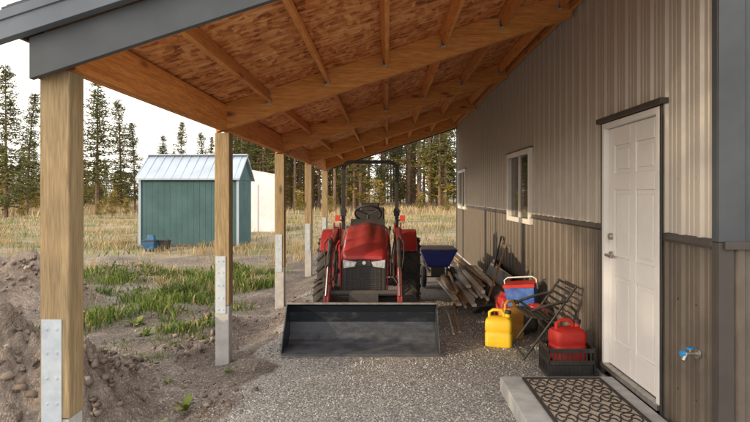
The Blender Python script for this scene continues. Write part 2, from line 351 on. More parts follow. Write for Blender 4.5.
def stones(name,px,py,size,mat,sink=0.2,rough=.25):
    n=len(px); base=ico_v[None]*rng.uniform(1-rough*1.2,1+rough,(n,12,1))
    sc=size[:,None]*rng.uniform(.55,1.1,(n,3)); q=rng.normal(size=(n,4)); q/=np.linalg.norm(q,axis=1)[:,None]
    w,x,y,z=q.T
    Rm=np.stack([1-2*(y*y+z*z),2*(x*y-z*w),2*(x*z+y*w),2*(x*y+z*w),1-2*(x*x+z*z),2*(y*z-x*w),2*(x*z-y*w),2*(y*z+x*w),1-2*(x*x+y*y)],1).reshape(n,3,3)
    vv=np.einsum('nij,nkj->nki',Rm,base*sc[:,None,:]); vv[:,:,2]*=.8
    pz=H(px,py)+size*sink
    vv+=np.stack([px,py,pz],1)[:,None,:]
    ff=ico_f[None]+(np.arange(n)*12)[:,None,None]
    return np_mesh(name,vv.reshape(-1,3),ff.reshape(-1,3),mat)
n=17000; py=3.6+rng.random(n)**1.5*5.5; px=-1.5+rng.random(n)*3.4
keep=(px>-1.4+.35*rng.random(n)); px=px[keep];py=py[keep]
stones('gravel',px,py,rng.uniform(.004,.0105,len(px)),M['stone'])
n=8000; py=3.4+rng.random(n)**1.4*7; px=-4.5+rng.random(n)*3.4
s=np.where(rng.random(n)<.03,rng.uniform(.02,.038,n),rng.uniform(.005,.016,n))
stones('dirt_pebbles',px,py,s,M['clod'],.3,.5)
cx_=[];cy_=[]
for (mx,my,h,rx,ry) in MOUNDS:
    k=int(700*min(1,h/.4)); cx_.append(mx+rng.normal(size=k)*rx*.65); cy_.append(my+rng.normal(size=k)*ry*.65)
cx_=np.concatenate(cx_);cy_=np.concatenate(cy_)
stones('dirt_clods',cx_,cy_,.006+.042*rng.random(len(cx_))**6,M['clod'],2.2,.6)
n=420; px=rng.uniform(-1.9,1.8,n); py=3.8+rng.random(n)**1.3*6; a0=rng.random(n)*6.28; L=rng.uniform(.008,.022,n)
ok=~((px>.9)&(py<5.0)); px=px[ok];py=py[ok];a0=a0[ok];L=L[ok];n=len(px); z=H(px,py)+.014
vv=np.stack([np.stack([px+np.cos(a0)*L,py+np.sin(a0)*L,z],1),np.stack([px-np.sin(a0)*L*.5,py+np.cos(a0)*L*.5,z+.008],1),np.stack([px-np.cos(a0)*L,py-np.sin(a0)*L,z+.002],1),np.stack([px+np.sin(a0)*L*.5,py-np.cos(a0)*L*.5,z+.006],1)],1)
np_mesh('leaf_litter',vv.reshape(-1,3),(np.array([(0,1,2),(0,2,3)])[None]+(np.arange(n)*4)[:,None,None]).reshape(-1,3),M['litter'])
# ---------------------------------------------------------------- grass
def blades(name,px,py,h,w,mat,lean=.35):
    n=len(px); z=H(px,py)-.01; ang=rng.random(n)*2*np.pi; la=rng.random(n)*2*np.pi; L=h*lean*rng.random(n)
    dx,dy=np.cos(ang)*w/2,np.sin(ang)*w/2; lx,ly=np.cos(la)*L,np.sin(la)*L
    b0=np.stack([px-dx,py-dy,z],1);b1=np.stack([px+dx,py+dy,z],1)
    m0=np.stack([px-dx*.8+lx*.35,py-dy*.8+ly*.35,z+h*.55],1);m1=np.stack([px+dx*.8+lx*.35,py+dy*.8+ly*.35,z+h*.55],1)
    tp=np.stack([px+lx,py+ly,z+h*(1-.3*lean)],1)
    vv=np.stack([b0,b1,m1,m0,tp],1); o=(np.arange(n)*5)[:,None,None]
    ff=np.array([(0,1,2),(0,2,3),(3,2,4)])[None]+o
    return np_mesh(name,vv.reshape(-1,3),ff.reshape(-1,3),mat)
def clumped(n,x0,x1,y0,y1,nc,spread):
    cx=rng.uniform(x0,x1,nc);cy=rng.uniform(y0,y1,nc); k=rng.integers(0,nc,n)
    px=cx[k]+rng.normal(size=n)*spread; py=cy[k]+rng.normal(size=n)*spread
    ok=~((px>-2.1)&(py<18)&(px<2.2))
    ok&=~((px>1.9)&(px<12)&(py<17))
    ok&=~((px>-8.6)&(px<-4.9)&(py>19.9)&(py<22.5))
    ok&=~((px<-4.7)&(py<9.8))
    tr=np.abs(py-15.5-.12*(px+8))<1.1
    ok&=~(tr&(px<-3)&(rng.random(n)<.85))
    return px[ok],py[ok]
px,py=clumped(14000,-7.0,-2.3,7.4,14.0,85,.17); blades('green_weeds',px,py,rng.uniform(.06,.36,len(px))*(.6+.5*np.sin(px*3)*np.sin(py*2.2)**2+.25),rng.uniform(.008,.028,len(px)),M['green'],1.0)
px,py=clumped(2500,-4.2,-1.9,4.6,8.5,60,.08); blades('sprouting_weeds',px,py,rng.uniform(.03,.12,len(px)),rng.uniform(.004,.012,len(px)),M['green'],1.0)
px,py=clumped(15000,-20,-2.2,8.0,22,250,.17); blades('dry_grass',px,py,rng.uniform(.1,.42,len(px)),rng.uniform(.005,.012,len(px)),M['dry'],.8)
px,py=clumped(26000,-34,16,18,48,520,.5); blades('dry_field_grass',px,py,rng.uniform(.10,.36,len(px)),rng.uniform(.012,.03,len(px)),M['dry'],.8)
px,py=clumped(9000,-34,10,16,45,170,.6); blades('green_field_grass',px,py,rng.uniform(.1,.28,len(px)),rng.uniform(.018,.035,len(px)),M['green'],.9)
px,py=clumped(30000,-75,60,46,85,600,1.2); blades('tall_field_grass',px,py,rng.uniform(.3,.8,len(px)),rng.uniform(.03,.07,len(px)),M['dry'],.6)
# ---------------------------------------------------------------- trees
def tree_mesh(name,Ht,crown0,Rad,seed,kind='pine',dens=1.0):
    r=random.Random(seed); mb=MB(); vs=[];fs=[]
    bx=r.uniform(-.5,.5);by=r.uniform(-.5,.5)
    def tp(t): return Vector((bx*t*t,by*t*t,Ht*t))
    r0=Ht*.010+.03
    path=[tp(i/8) for i in range(9)]
    for i in range(8): mb.cyl(path[i]-Vector((0,0,.15 if i==0 else 0)),path[i+1],r0*(1-i/8.3),r0*(1-(i+1)/8.3),M['bark'],7,False)
    lm=M['needles'] if kind=='pine' else M['leaves']
    def leafclump(p,s,k):
        for _ in range(k):
            q=p+Vector((r.gauss(0,1),r.gauss(0,1),r.gauss(0,.6)))*s*.55
            d1=Vector((r.gauss(0,1),r.gauss(0,1),r.gauss(0,.5))).normalized()*s*r.uniform(.35,.8)
            d2=Vector((r.gauss(0,1),r.gauss(0,1),r.gauss(0,.7))).normalized()*s*r.uniform(.2,.45)
            o=len(vs); vs.extend([q-d1*.5,q+d2,q+d1]); fs.append((o,o+1,o+2))
    if kind=='pine':
        nl=int(32*dens)
        for i in range(nl):
            t=crown0+(0.985-crown0)*(i/nl)**.95; u=(t-crown0)/(1-crown0)
            base=tp(t); nb=r.randint(3,6); a0=r.random()*6.28
            for k in range(nb):
                if r.random()<.15: continue
                L=Rad*((1-u)**.75*.95+.06)*r.uniform(.45,1.2)*(.6+.4*min(1,u*6))
                a=a0+k*6.28/nb+r.uniform(-.4,.4); up=r.uniform(-.25,.1)+u*.45
                d=Vector((math.cos(a),math.sin(a),up))
                tip=base+d*L+Vector((0,0,-.08*L*L/Rad))
                mb.cyl(base,tip,.02+.012*L,.008,M['bark'],3,False)
                for j in range(5):
                    f=.25+.75*(j+r.random()*.5)/5
                    leafclump(base.lerp(tip,min(f,1.03)),.20+.15*L*(1-.5*f),int(6*dens))
        for _ in range(6):
            t=r.uniform(crown0*.35,crown0); a=r.random()*6.28; L=Rad*r.uniform(.15,.45)
            mb.cyl(tp(t),tp(t)+Vector((math.cos(a)*L,math.sin(a)*L,-.1*L)),.02,.006,M['bark'],3,False)
    else:
        for i in range(16):
            t=r.uniform(crown0,.85); a=r.random()*6.28; L=Rad*r.uniform(.5,1.0)*(1-.35*t)
            p0=tp(t); p1=p0+Vector((math.cos(a)*L,math.sin(a)*L,L*r.uniform(.4,.9)))
            mb.cyl(p0,p1,.03*Ht/8,.01,M['bark'],4,False)
            for j in range(7):
                leafclump(p0.lerp(p1,.35+.65*j/7)+Vector((r.gauss(0,.25),r.gauss(0,.25),r.gauss(0,.25)))*Rad*.5,.35*Rad**.5,9)
        leafclump(tp(.95),Rad*.5,40)
    mb.add(vs,fs,lm)
    me=bpy.data.meshes.new(name); me.from_pydata(mb.v,[],mb.f)
    for m in mb.mats: me.materials.append(m)
    me.polygons.foreach_set('material_index',mb.mi); me.update(); return me
PV=[tree_mesh('pine_mesh_%d'%i,20,c0,2.5+.3*(i%3),11+i) for i,c0 in enumerate([.30,.45,.22,.36,.14])]
PF=[tree_mesh('fir_mesh_%d'%i,12,c0,2.0,51+i,dens=1.2) for i,c0 in enumerate([.08,.16,.24])]
DV=[tree_mesh('aspen_mesh_%d'%i,7,.12,2.2,81+i,'leaf') for i in range(3)]
def place(me,name,x,y,h,href,parent=None,rz=None,wid=1.0):
    o=bpy.data.objects.new(name,me); s=h/href; o.location=(x,y,float(H(x,y))-.05); o.scale=(s*wid,s*wid,s); o.rotation_euler=(0,0,random.random()*6.28 if rz is None else rz)
    scene.collection.objects.link(o)
    if parent: o.parent=parent
    return o
def PXY(px,d): return (px-387)*d/590
for (px_,d_,top,fir) in [(6,46,58,0),(27,50,88,1),(97,56,72,2),(121,60,94,0),(135,58,118,1),(180,66,118,1),(203,70,128,0),(78,52,112,1),(162,64,132,2)]:
    h=1.65+(194-top)*d_/590
    place(PF[fir],'sun_shading_fir',PXY(px_,d_),d_,h,12,wid=1.15)
forest=empty('distant_forest')
for i in range(300):
    y=random.uniform(68,130); pxx=random.uniform(-120,640); x=PXY(pxx,y)
    if pxx<230:
        if random.random()<.45: continue
        h=random.uniform(5,10)*y/80; me=random.choice(PF+DV)
        if me in DV: h*=.6
    else: h=random.uniform(15,24); me=random.choice(PV)
    place(me,'sun_breakup_fir',x,y,h,12 if me in PF else (7 if me in DV else 20),forest)
for i in range(170):
    y=random.uniform(60,115); x=PXY(random.uniform(-120,640),y); me=random.choice(PF+DV)
    place(me,'forest_understory',x,y,random.uniform(2,5.5)*(1.35 if x>-20 else .8),12 if me in PF else 7,forest,wid=1.35)
for i in range(22):
    y=random.uniform(62,74); x=PXY(random.uniform(240,470),y); place(random.choice(PV),'sun_breakup_fir',x,y,random.uniform(15,22),20,forest)
az=R(238); el=R(12)
sd=Vector((math.sin(az)*math.cos(el),math.cos(az)*math.cos(el),math.sin(el)))
hs=Vector((math.sin(az),math.cos(az)))
for (yy,tt,hh_) in [(4.9,26,14),(4.2,34,15)]:  # unseen firs added along the sun direction to shade door and wall
    place(PF[0],'sun_shading_fir',WX+hs.x*tt,yy+hs.y*tt,hh_,12,wid=1.05)
for i in range(7):
    a=R(random.uniform(190,250)); d_=random.uniform(50,80); place(random.choice(PF),'sun_breakup_fir',math.cos(a)*d_,math.sin(a)*d_,random.uniform(8,12),12,forest)  # extra out-of-view firs, added sunward to break up the sunlight
bush=empty('autumn_bushes')
for (px_,d_,h) in [(112,44,1.9),(126,47,1.5),(100,45,1.3),(330,50,1.6),(60,50,1.6),(22,46,1.5),(300,52,2.0),(420,55,1.8),(446,52,1.5)]:
    place(random.choice(DV),'bush',PXY(px_,d_),d_,h,7,bush,wid=1.3)
# ---------------------------------------------------------------- metal building
bld=empty('metal_building',(WX,3.48,0))
def kid(mb,name,bevel=0,par=None):
    p=par; o=mb.obj(name,None,bevel); o.parent=p; o.matrix_parent_inverse=Matrix.Translation(p.location).inverted(); return o
PER=.2286; BR=[(0,.019),(.018,.019),(.034,0),(.082,0),(.087,.005),(.098,.005),(.103,0),(.140,0),(.145,.005),(.156,.005),(.161,0),(.196,0),(.212,.019)]
def ribs(mb,u0,u1,z0,z1,mat,org,ud,nd):
    pts=[u0]; k=math.floor(u0/PER)-1
    while k*PER<u1+PER:
        for o,_ in BR:
            u=k*PER+o
            if u0<u<u1: pts.append(u)
        k+=1
    pts.append(u1)
    us=[o for o,_ in BR]+[PER]; hs_=[h for _,h in BR]+[BR[0][1]]
    vs=[];org=Vector(org);ud=Vector(ud);nd=Vector(nd)
    for z in (z0,z1):
        for u in pts:
            h=float(np.interp((u%PER),us,hs_)); p=org+ud*u+nd*h; vs.append((p.x,p.y,z))
    n=len(pts); mb.add(vs,[(i,i+1,n+i+1,n+i) for i in range(n-1)],mat)
YE=16.4; ZW=1.34; TOP=3.85; YC=3.44
D0,D1,DZ0,DZ1=4.17,5.25,.16,2.22
W1=(7.9,9.35,1.27,2.24); W2=(14.4,15.85,1.30,2.24)
s=MB(); o_=(WX,0,0)
segs=[(YC+.055,D0-.05),(D1+.05,W1[0]),(W1[1],W2[0]),(W2[1],YE)]
for (a,b_) in segs: ribs(s,a,b_,ZW+.03,TOP,M['tan'],o_,(0,1,0),(-1,0,0))
ribs(s,D0-.05,D1+.05,DZ1+.06,TOP,M['tan'],o_,(0,1,0),(-1,0,0))
for w in (W1,W2): ribs(s,w[0],w[1],w[3],TOP,M['tan'],o_,(0,1,0),(-1,0,0))
kid(s,'upper_side_siding',par=bld)
s=MB()
for (a,b_) in segs: ribs(s,a,b_,.04,ZW,M['brown'],o_,(0,1,0),(-1,0,0))
for w in (W1,W2): ribs(s,w[0],w[1],.04,w[2],M['brown'],o_,(0,1,0),(-1,0,0))
kid(s,'wainscot_siding',par=bld)
s=MB()
for zz in (.35,.95,1.75,2.45,3.1):
    k=math.ceil((YC+.1)/PER)
    while k*PER+.06<YE-.2:
        yy=k*PER+.06; k+=1
        if D0-.08<yy<D1+.08 and zz<DZ1+.12: continue
        if (W1[0]-.08<yy<W1[1]+.08 and 1.2<zz<2.3) or (W2[0]-.08<yy<W2[1]+.08 and 1.2<zz<2.3): continue
        s.cyl((WX-.000,yy,zz),(WX-.007,yy,zz),.006,.005,M['trim'] if zz<1.3 else M['tan'],6)
kid(s,'screws',0,bld)
s=MB()
for (a,b_) in [(YC+.055,D0-.06),(D1+.06,W1[0]-.03),(W1[1]+.03,W2[0]-.03),(W2[1]+.03,YE)]:
    s.poly([(WX+.001,ZW+.045),(WX-.024,ZW+.04),(WX-.030,ZW),(WX-.045,ZW-.012),(WX+.001,ZW-.012)],'y',a,b_,M['trim'])
s.box(WX-.028,WX+.02,YC-.005,YC+.053,ZW+.03,TOP,M['slate']); s.box(WX-.026,WX+.10,YC-.020,YC-.006,ZW+.03,TOP,M['slate'])
s.box(WX-.028,WX+.02,YC-.005,YC+.053,.03,ZW+.027,M['trim']); s.box(WX-.026,WX+.06,YC-.020,YC-.006,.03,ZW+.027,M['trim'])
s.box(WX-.028,WX+.1,YE-.1,YE+.02,.03,TOP,M['slate'])
s.box(WX-.03,WX+.0,3.6,YE-.12,.0,.038,M['conc'])
s.box(WX-.030,WX,D0-.045,D0-.012,DZ0-.1,DZ1+.055,M['trim']); s.box(WX-.030,WX,D1+.012,D1+.055,DZ0-.1,DZ1+.055,M['trim'])
s.box(WX-.06,WX,D0-.09,D1+.09,DZ1+.057,DZ1+.10,M['trim'])
kid(s,'trims',.003,bld)
s=MB()
ribs(s,WX+.08,WX+9,ZW+.03,4.2,M['slate'],(0,YC,0),(1,0,0),(0,-1,0)); ribs(s,WX+.05,WX+9,.04,ZW,M['brown'],(0,YC,0),(1,0,0),(0,-1,0))
s.box(WX+.0,WX+9,YC-.042,YC-.022,ZW-.01,ZW+.035,M['trim'])
s.box(WX+.12,WX+9,3.52,3.56,-.1,4.2,M['trim']); s.box(WX+.02,WX+9,YE-.05,YE,-.1,4.2,M['tan']); s.box(WX+8.95,WX+9,3.56,YE-.05,-.1,4.2,M['tan'])
s.box(WX+.03,WX+.06,3.6,D0-.06,-.1,4.0,M['trim']); s.box(WX+.06,WX+.09,D0-.06,YE-.06,-.1,4.0,M['trim'])
s.poly([(WX-.0,3.87),(WX+4.5,5.33),(WX+9.1,3.87),(WX+9.1,3.80),(WX+4.5,5.25),(WX-.0,3.80)],'y',3.0,YE+.3,M['slate'])
kid(s,'outer_walls_and_roof',par=bld)
s=MB()
s.box(WX-.034,WX+.04,D0-.011,D0+.035,DZ0,DZ1+.05,M['white']); s.box(WX-.034,WX+.04,D1-.035,D1+.011,DZ0,DZ1+.05,M['white']); s.box(WX-.034,WX+.04,D0+.036,D1-.036,DZ1+.004,DZ1+.05,M['white'])
s.box(WX-.05,WX+.05,D0-.01,D1+.01,DZ0-.04,DZ0-.001,M['nickel'])
kid(s,'door_frame',.003,bld)
s=MB(); a,b_=D0+.04,D1-.04; z0,z1=DZ0+.005,DZ1; xf=WX+.012
rows=[(.22,.78),(.95,1.52),(1.66,1.90)]; st=.12; mid=(a+b_)/2
s.box(xf+.016,xf+.035,a,b_,z0,z1,M['white'])
for (p,q) in [(a,a+st),(mid-.055,mid+.055),(b_-st,b_)]: s.box(xf,xf+.0165,p,q,z0,z1,M['white'])
zz=[0]+[v for r_ in rows for v in r_]+[z1-z0]
for i in range(0,len(zz),2):
    for (p,q) in [(a+st,mid-.055),(mid+.055,b_-st)]: s.box(xf,xf+.0165,p,q,z0+zz[i],z0+zz[i+1],M['white'])
for (r0,r1) in rows:
    for (p,q) in [(a+st,mid-.055),(mid+.055,b_-st)]: s.box(xf+.004,xf+.018,p+.035,q-.035,z0+r0+.035,z0+r1-.035,M['white'])
kid(s,'entry_door',.005,bld)
s=MB(); hy=D1-.105
s.cyl((xf,hy,1.12),(xf-.02,hy,1.12),.032,.030,M['nickel']); s.cyl((xf-.02,hy,1.12),(xf-.055,hy,1.12),.012,.012,M['nickel']); s.beam((xf-.055,hy+.01,1.12),(xf-.055,hy-.12,1.115),.014,.02,M['nickel'])
s.cyl((xf,hy,1.28),(xf-.028,hy,1.28),.032,.028,M['nickel'])
for hz in (.4,1.2,2.0): s.cyl((xf-.006,D0+.04,hz-.05),(xf-.006,D0+.04,hz+.05),.008,.008,M['nickel'])
kid(s,'door_hardware',.001,bld)
for w,nm in ((W1,'window'),(W2,'window')):
    s=MB(); f=.07
    s.box(WX-.05,WX+.03,w[0]-.03,w[0]+f,w[2]-.03,w[3]+.03,M['vinyl']); s.box(WX-.05,WX+.03,w[1]-f,w[1]+.03,w[2]-.03,w[3]+.03,M['vinyl'])
    s.box(WX-.05,WX+.03,w[0]+f,w[1]-f,w[3]-f+.03,w[3]+.03,M['vinyl']); s.box(WX-.05,WX+.03,w[0]+f,w[1]-f,w[2]-.03,w[2]+f-.03,M['vinyl'])
    m_=(w[0]+w[1])/2; s.box(WX-.025,WX+.02,m_-.03,m_+.03,w[2]+f-.03,w[3]-f+.03,M['vinyl'])
    s.box(WX-.004,WX+.0,w[0]+f,m_-.03,w[2]+f-.03,w[3]-f+.03,M['glass']); s.box(WX+.008,WX+.012,m_+.03,w[1]-f,w[2]+f-.03,w[3]-f+.03,M['glass'])
    s.box(WX-.06,WX-.002,w[0]-.05,w[1]+.05,w[3]+.031,w[3]+.05,M['trim'])
    kid(s,nm,.002,bld)
s=MB(); fy=3.66; fz=.66; x=WX-.019
s.cyl((x,fy,fz),(x-.012,fy,fz),.035,.033,M['nickel']); s.cyl((x-.012,fy,fz),(x-.09,fy,fz),.013,.013,M['nickel']); s.cyl((x-.075,fy,fz),(x-.10,fy-.01,fz-.04),.016,.018,M['nickel'])
s.cyl((x-.05,fy,fz),(x-.05,fy,fz+.03),.008,.008,M['brass']); s.cyl((x-.05,fy,fz+.028),(x-.05,fy,fz+.038),.024,.024,M['bluevalve'],10)
s.cyl((x-.085,fy,fz+.0),(x-.11,fy,fz+.0),.02,.018,M['bluevalve'])
kid(s,'outdoor_faucet',0,bld)
s=MB(); s.tube([(WX-.04,D0-.07,2.2),(WX-.045,D0-.072,1.6),(WX-.04,D0-.075,.9),(WX-.045,D0-.07,.35),(WX-.05,D0-.09,.14)],.007,M['black'],6); kid(s,'cable',0,bld)
# ---------------------------------------------------------------- lean-to
lean=empty('lean_to_roof',(PX,3.07,0))
SL=.325; ZR0=2.58
def zr(x): return ZR0+SL*(x-PX)
BY=[3.09,6.15,9.4,12.8,16.15]; RD=.27
s=MB()
for i,y in enumerate(BY):
    for k in (-1,1):
        x0,x1=PX-.07,WX-.03
        s.poly([(x0,zr(x0)-RD),(x1,zr(x1)-RD),(x1,zr(x1)-.002),(x0,zr(x0)-.002)],'y',y+k*.0235-.022,y+k*.0235+.022,M['beamx'])
kid(s,'rafter_beams',.003,lean)
s=MB()
for i in range(4):
    for k in (-1,1):
        s.box(PX+k*.0235-.022,PX+k*.0235+.022,BY[i]+.047,BY[i+1]-.047,zr(PX)-RD,zr(PX)-.012,M['beamy'])
    s.box(WX-.068,WX-.03,BY[i]+.047,BY[i+1]-.047,zr(WX-.07)-.2,zr(WX-.07)-.004,M['beamy'])
    an=-math.atan(SL)
    for j in range(6):
        x=-1.2+.6*j-.02
        if x>WX-.15: continue
        s.obox((x,(BY[i]+BY[i+1])/2,zr(x)-.078),(.038,BY[i+1]-BY[i]-.098,.14),(0,an,0),M['beamy'])
kid(s,'purlins_and_girder',.003,lean)
s=MB()
for i in range(4):
    for j in range(6):
        x=-1.2+.6*j-.02
        for yy,sg in ((BY[i]+.0465,1),(BY[i+1]-.0465,-1)):
            s.box(x-.024,x+.024,yy-.0 if sg>0 else yy-.05,yy+.05 if sg>0 else yy,zr(x)-.158,zr(x)-.150,M['galv'])
            s.box(x-.0235,x-.0205,min(yy,yy+sg*.05),max(yy,yy+sg*.05),zr(x)-.157,zr(x)-.05,M['galv']); s.box(x+.0205,x+.0235,min(yy,yy+sg*.05),max(yy,yy+sg*.05),zr(x)-.157,zr(x)-.05,M['galv'])
kid(s,'joist_hangers',0,lean)
s=MB()
xl=[-1.84,-.62,.60,1.82,WX-.02]
for k in range(4):
    yb=2.92-(1.2 if k%2 else 0)
    while yb<YE+.1:
        y0=max(yb,2.92)+.002; y1=min(yb+2.44,YE+.15)-.002
        if y1>y0:
            x0,x1=xl[k]+.002,xl[k+1]-.002
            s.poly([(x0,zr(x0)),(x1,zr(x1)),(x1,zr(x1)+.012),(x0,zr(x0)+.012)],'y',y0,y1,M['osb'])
        yb+=2.44
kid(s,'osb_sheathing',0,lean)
s=MB(); x0,x1=-1.87,WX-.0
s.poly([(x0,zr(x0)+.02),(x1,zr(x1)+.02),(x1,zr(x1)+.03),(x0,zr(x0)+.03)],'y',2.86,YE+.2,M['slate'])
y=2.9
while y<YE+.2:
    s.poly([(x0,zr(x0)+.03),(x1,zr(x1)+.03),(x1,zr(x1)+.055),(x0,zr(x0)+.055)],'y',y,y+.03,M['slate']); y+=.3
kid(s,'metal_roofing',0,lean)
s=MB()
x0=PX-.075;x1=WX+.0
s.poly([(x0,zr(x0)-.335),(x1,zr(x1)-.335),(x1,zr(x1)-.13),(x0,zr(x0)-.13)],'y',2.925,2.965,M['slate'])
s.box(x0-.003,x0+.003,2.968,3.06,zr(x0)-.32,zr(x0)-.02,M['slate'])
x0=-2.02
s.poly([(x0,zr(x0)-.125),(x1,zr(x1)-.125),(x1,zr(x1)-.03),(x0,zr(x0)-.03)],'y',2.86,2.922,M['slate2'])
s.poly([(x0,zr(x0)-.034),(x1,zr(x1)-.034),(x1,zr(x1)+.015),(x0,zr(x0)+.015)],'y',2.85,2.91,M['slate2'])
s.box(-1.875,-1.85,2.93,YE+.2,zr(-1.86)-.09,zr(-1.86)+.018,M['slate'])
x0=PX-.075
s.poly([(x0,zr(x0)-.29),(x1,zr(x1)-.29),(x1,zr(x1)-.01),(x0,zr(x0)-.01)],'y',YE+.01,YE+.04,M['slate'])
kid(s,'fascia_trim',.004,lean)
PW=.075
for i,y in enumerate(BY):
    s=MB()
    s.box(PX-PW,PX+PW,y-PW,y+PW,.50,zr(PX-PW)-RD-.003,M['post'])
    kid(s,'support_post',.006,lean)
    s=MB(); s.box(PX-PW+.004,PX+PW-.004,y-PW+.004,y+PW-.004,-.7,.497,M['conc'])
    kid(s,'concrete_column_base',.008,lean)
    s=MB()
    for sg in (-1,1):
        ya=y-PW-.008 if sg<0 else y+PW+.002
        s.box(PX-PW+.012,PX+PW-.035,ya,ya+.006,.42,1.01,M['galv'])
        for bz in (.46,.58,.71,.84,.96):
            for bx in (PX-.035,PX+.015):
                yb=ya if sg<0 else ya+.006
                s.cyl((bx,yb,bz),(bx,yb+sg*.005,bz),.009,.007,M['galv'],6)
    kid(s,'steel_bracket',.001,lean)
# ---------------------------------------------------------------- step + mat
s=MB(); s.poly([(.93,3.3),(1.90,3.3),(1.90,4.97),(.95,4.97)],'z',-.05,.115,M['conc']); s.obj('concrete_step',None,.012)
s=MB()
s.box(1.13,1.76,3.72,4.88,.118,.124,M['mat'])
s.box(1.12,1.77,3.70,3.730,.119,.130,M['matblack']);s.box(1.12,1.77,4.870,4.90,.119,.130,M['matblack']);s.box(1.12,1.145,3.731,4.869,.119,.130,M['matblack']);s.box(1.745,1.77,3.731,4.869,.119,.130,M['matblack'])
nyc,nxc=6,4; cw=(1.74-1.15)/nxc; ch=(4.865-3.735)/nyc
for i in range(nxc):
    for j in range(nyc):
        cx0=1.15+cw*(i+.5); cy0=3.735+ch*(j+.5)
        pts=[(cx0+math.cos(t_)*cw*.47,cy0+math.sin(t_)*ch*.47,.1265) for t_ in [k*math.pi/8 for k in range(16)]]
        s.tube(pts,.0052,M['matblack'],5,closed=True)
        for q in range(4):
            a0=q*math.pi/2+math.pi/4
            s.tube([(cx0+math.cos(a0)*cw*.05,cy0+math.sin(a0)*ch*.05,.1262),(cx0+math.cos(a0+.35)*cw*.2,cy0+math.sin(a0+.35)*ch*.2,.1262),(cx0+math.cos(a0)*cw*.36,cy0+math.sin(a0)*ch*.36,.1262)],.0062,M['matblack'],5)
s.obj('doormat')
# ---------------------------------------------------------------- tractor
CX=-.27; tr=empty('tractor',(CX,8,0))
def T(mb,name,bevel=0): return kid(mb,name,bevel,tr)
s=MB(); outp=[(5.97,.015),(6.38,.02),(6.46,.05),(6.515,.12),(6.53,.24),(6.50,.36),(6.44,.44),(6.38,.47)]
inp=[(5.975,.027),(6.37,.034),(6.445,.062),(6.498,.125),(6.515,.24),(6.486,.353),(6.43,.428),(6.378,.458)]
s.poly(outp+inp[::-1],'x',CX-.80,CX+.80,M['bucket'])
for sg in (-1,1):
    side=[(5.99,.02),(6.38,.021),(6.46,.051),(6.515,.12),(6.53,.24),(6.50,.36),(6.44,.44),(6.38,.468),(6.33,.44),(6.22,.30),(6.08,.16)]
    a=CX+sg*.801; s.poly(side,'x',min(a,a+sg*.012),max(a,a+sg*.012),M['bucket'])
s.box(CX-.81,CX+.81,6.345,6.40,.462,.478,M['edge'])
s.box(CX-.815,CX+.815,5.93,6.03,.006,.0145,M['edge'])
for x in (-.45,-.38,.38,.45): s.poly([(6.53,.1),(6.66,.14),(6.66,.36),(6.50,.42)],'x',CX+x-.006,CX+x+.006,M['bucket'])
T(s,'loader_bucket',.002)
s=MB()
AX=.415
for sg in (-1,1):
    x=CX+sg*AX; w=.055
    s.poly([(8.12,1.20),(8.10,1.06),(7.28,.92),(7.12,.80),(6.70,.20),(6.62,.14),(6.58,.20),(6.60,.28),(6.98,.90),(7.16,1.04)],'x',x-w/2,x+w/2,M['loader'])
    s.poly([(7.98,.40),(8.14,.40),(8.20,1.18),(8.10,1.26),(8.02,1.16)],'x',x-.052,x-.030,M['loader']); s.poly([(7.98,.40),(8.14,.40),(8.20,1.18),(8.10,1.26),(8.02,1.16)],'x',x+.030,x+.052,M['loader'])
    s.cyl((x-.06,8.10,1.14),(x+.06,8.10,1.14),.03,.03,M['cast']); s.cyl((x-.045,6.63,.2),(x+.045,6.63,.2),.035,.035,M['cast'])
    s.box(min(x,x-sg*.22),max(x,x-sg*.22),7.92,8.12,.42,.50,M['cast'])
    for (yy,zz) in ((7.2,.98),(6.62,.24)): s.cyl((x-.04,yy,zz),(x+.04,yy,zz),.022,.022,M['bolt'])
s.cyl((CX-AX,6.86,.50),(CX+AX,6.86,.50),.034,.034,M['cast'])
T(s,'loader_arms',.006)
s=MB()
for sg in (-1,1):
    x=CX+sg*AX
    s.cyl((x,8.04,.58),(x,7.66,.76),.030,.030,M['black']); s.cyl((x,7.66,.76),(x,7.30,.93),.015,.015,M['chrome'])
    xo=x+sg*.0
    s.cyl((xo,7.22,1.10),(xo,6.90,.80),.028,.028,M['black']); s.cyl((xo,6.90,.80),(xo,6.64,.50),.014,.014,M['chrome'])
    s.beam((xo-.02,7.22,1.0),(xo-.02,7.22,1.14),.01,.06,M['loader']); s.beam((xo+.02,7.22,1.0),(xo+.02,7.22,1.14),.01,.06,M['loader'])
    s.beam((xo-.02,6.64,.50),(xo-.02,6.62,.36),.012,.04,M['loader']); s.beam((xo+.02,6.64,.50),(xo+.02,6.62,.36),.012,.04,M['loader'])
    s.tube([(x-sg*.04,8.0,1.05),(x-sg*.045,7.5,1.04),(x-sg*.05,7.15,1.02),(x-sg*.07,6.98,.90),(x-sg*.07,6.85,.68),(x-sg*.02,6.78,.62)],.009,M['black'],6)
    s.tube([(x-sg*.05,8.0,1.0),(x-sg*.06,7.5,1.0),(x-sg*.08,7.1,.96),(x-sg*.1,6.92,.82),(x-sg*.10,6.84,.60),(x-sg*.03,6.88,.70)],.009,M['black'],6)
    s.tube([(x+sg*.035,7.2,1.1),(x+sg*.06,7.05,1.06),(x+sg*.05,6.95,.9),(x+sg*.03,6.9,.78)],.008,M['black'],6)
T(s,'hydraulic_cylinders')
s=MB()
s.box(CX-.14,CX+.14,6.92,7.9,.34,.52,M['cast']); s.box(CX-.2,CX+.2,7.2,8.1,.52,.88,M['cast']); s.box(CX-.16,CX+.16,8.0,9.3,.40,.72,M['cast'])
s.box(CX-.46,CX+.46,7.30,7.42,.27,.37,M['cast']); s.box(CX-.5,CX+.5,9.0,9.24,.40,.58,M['cast'])
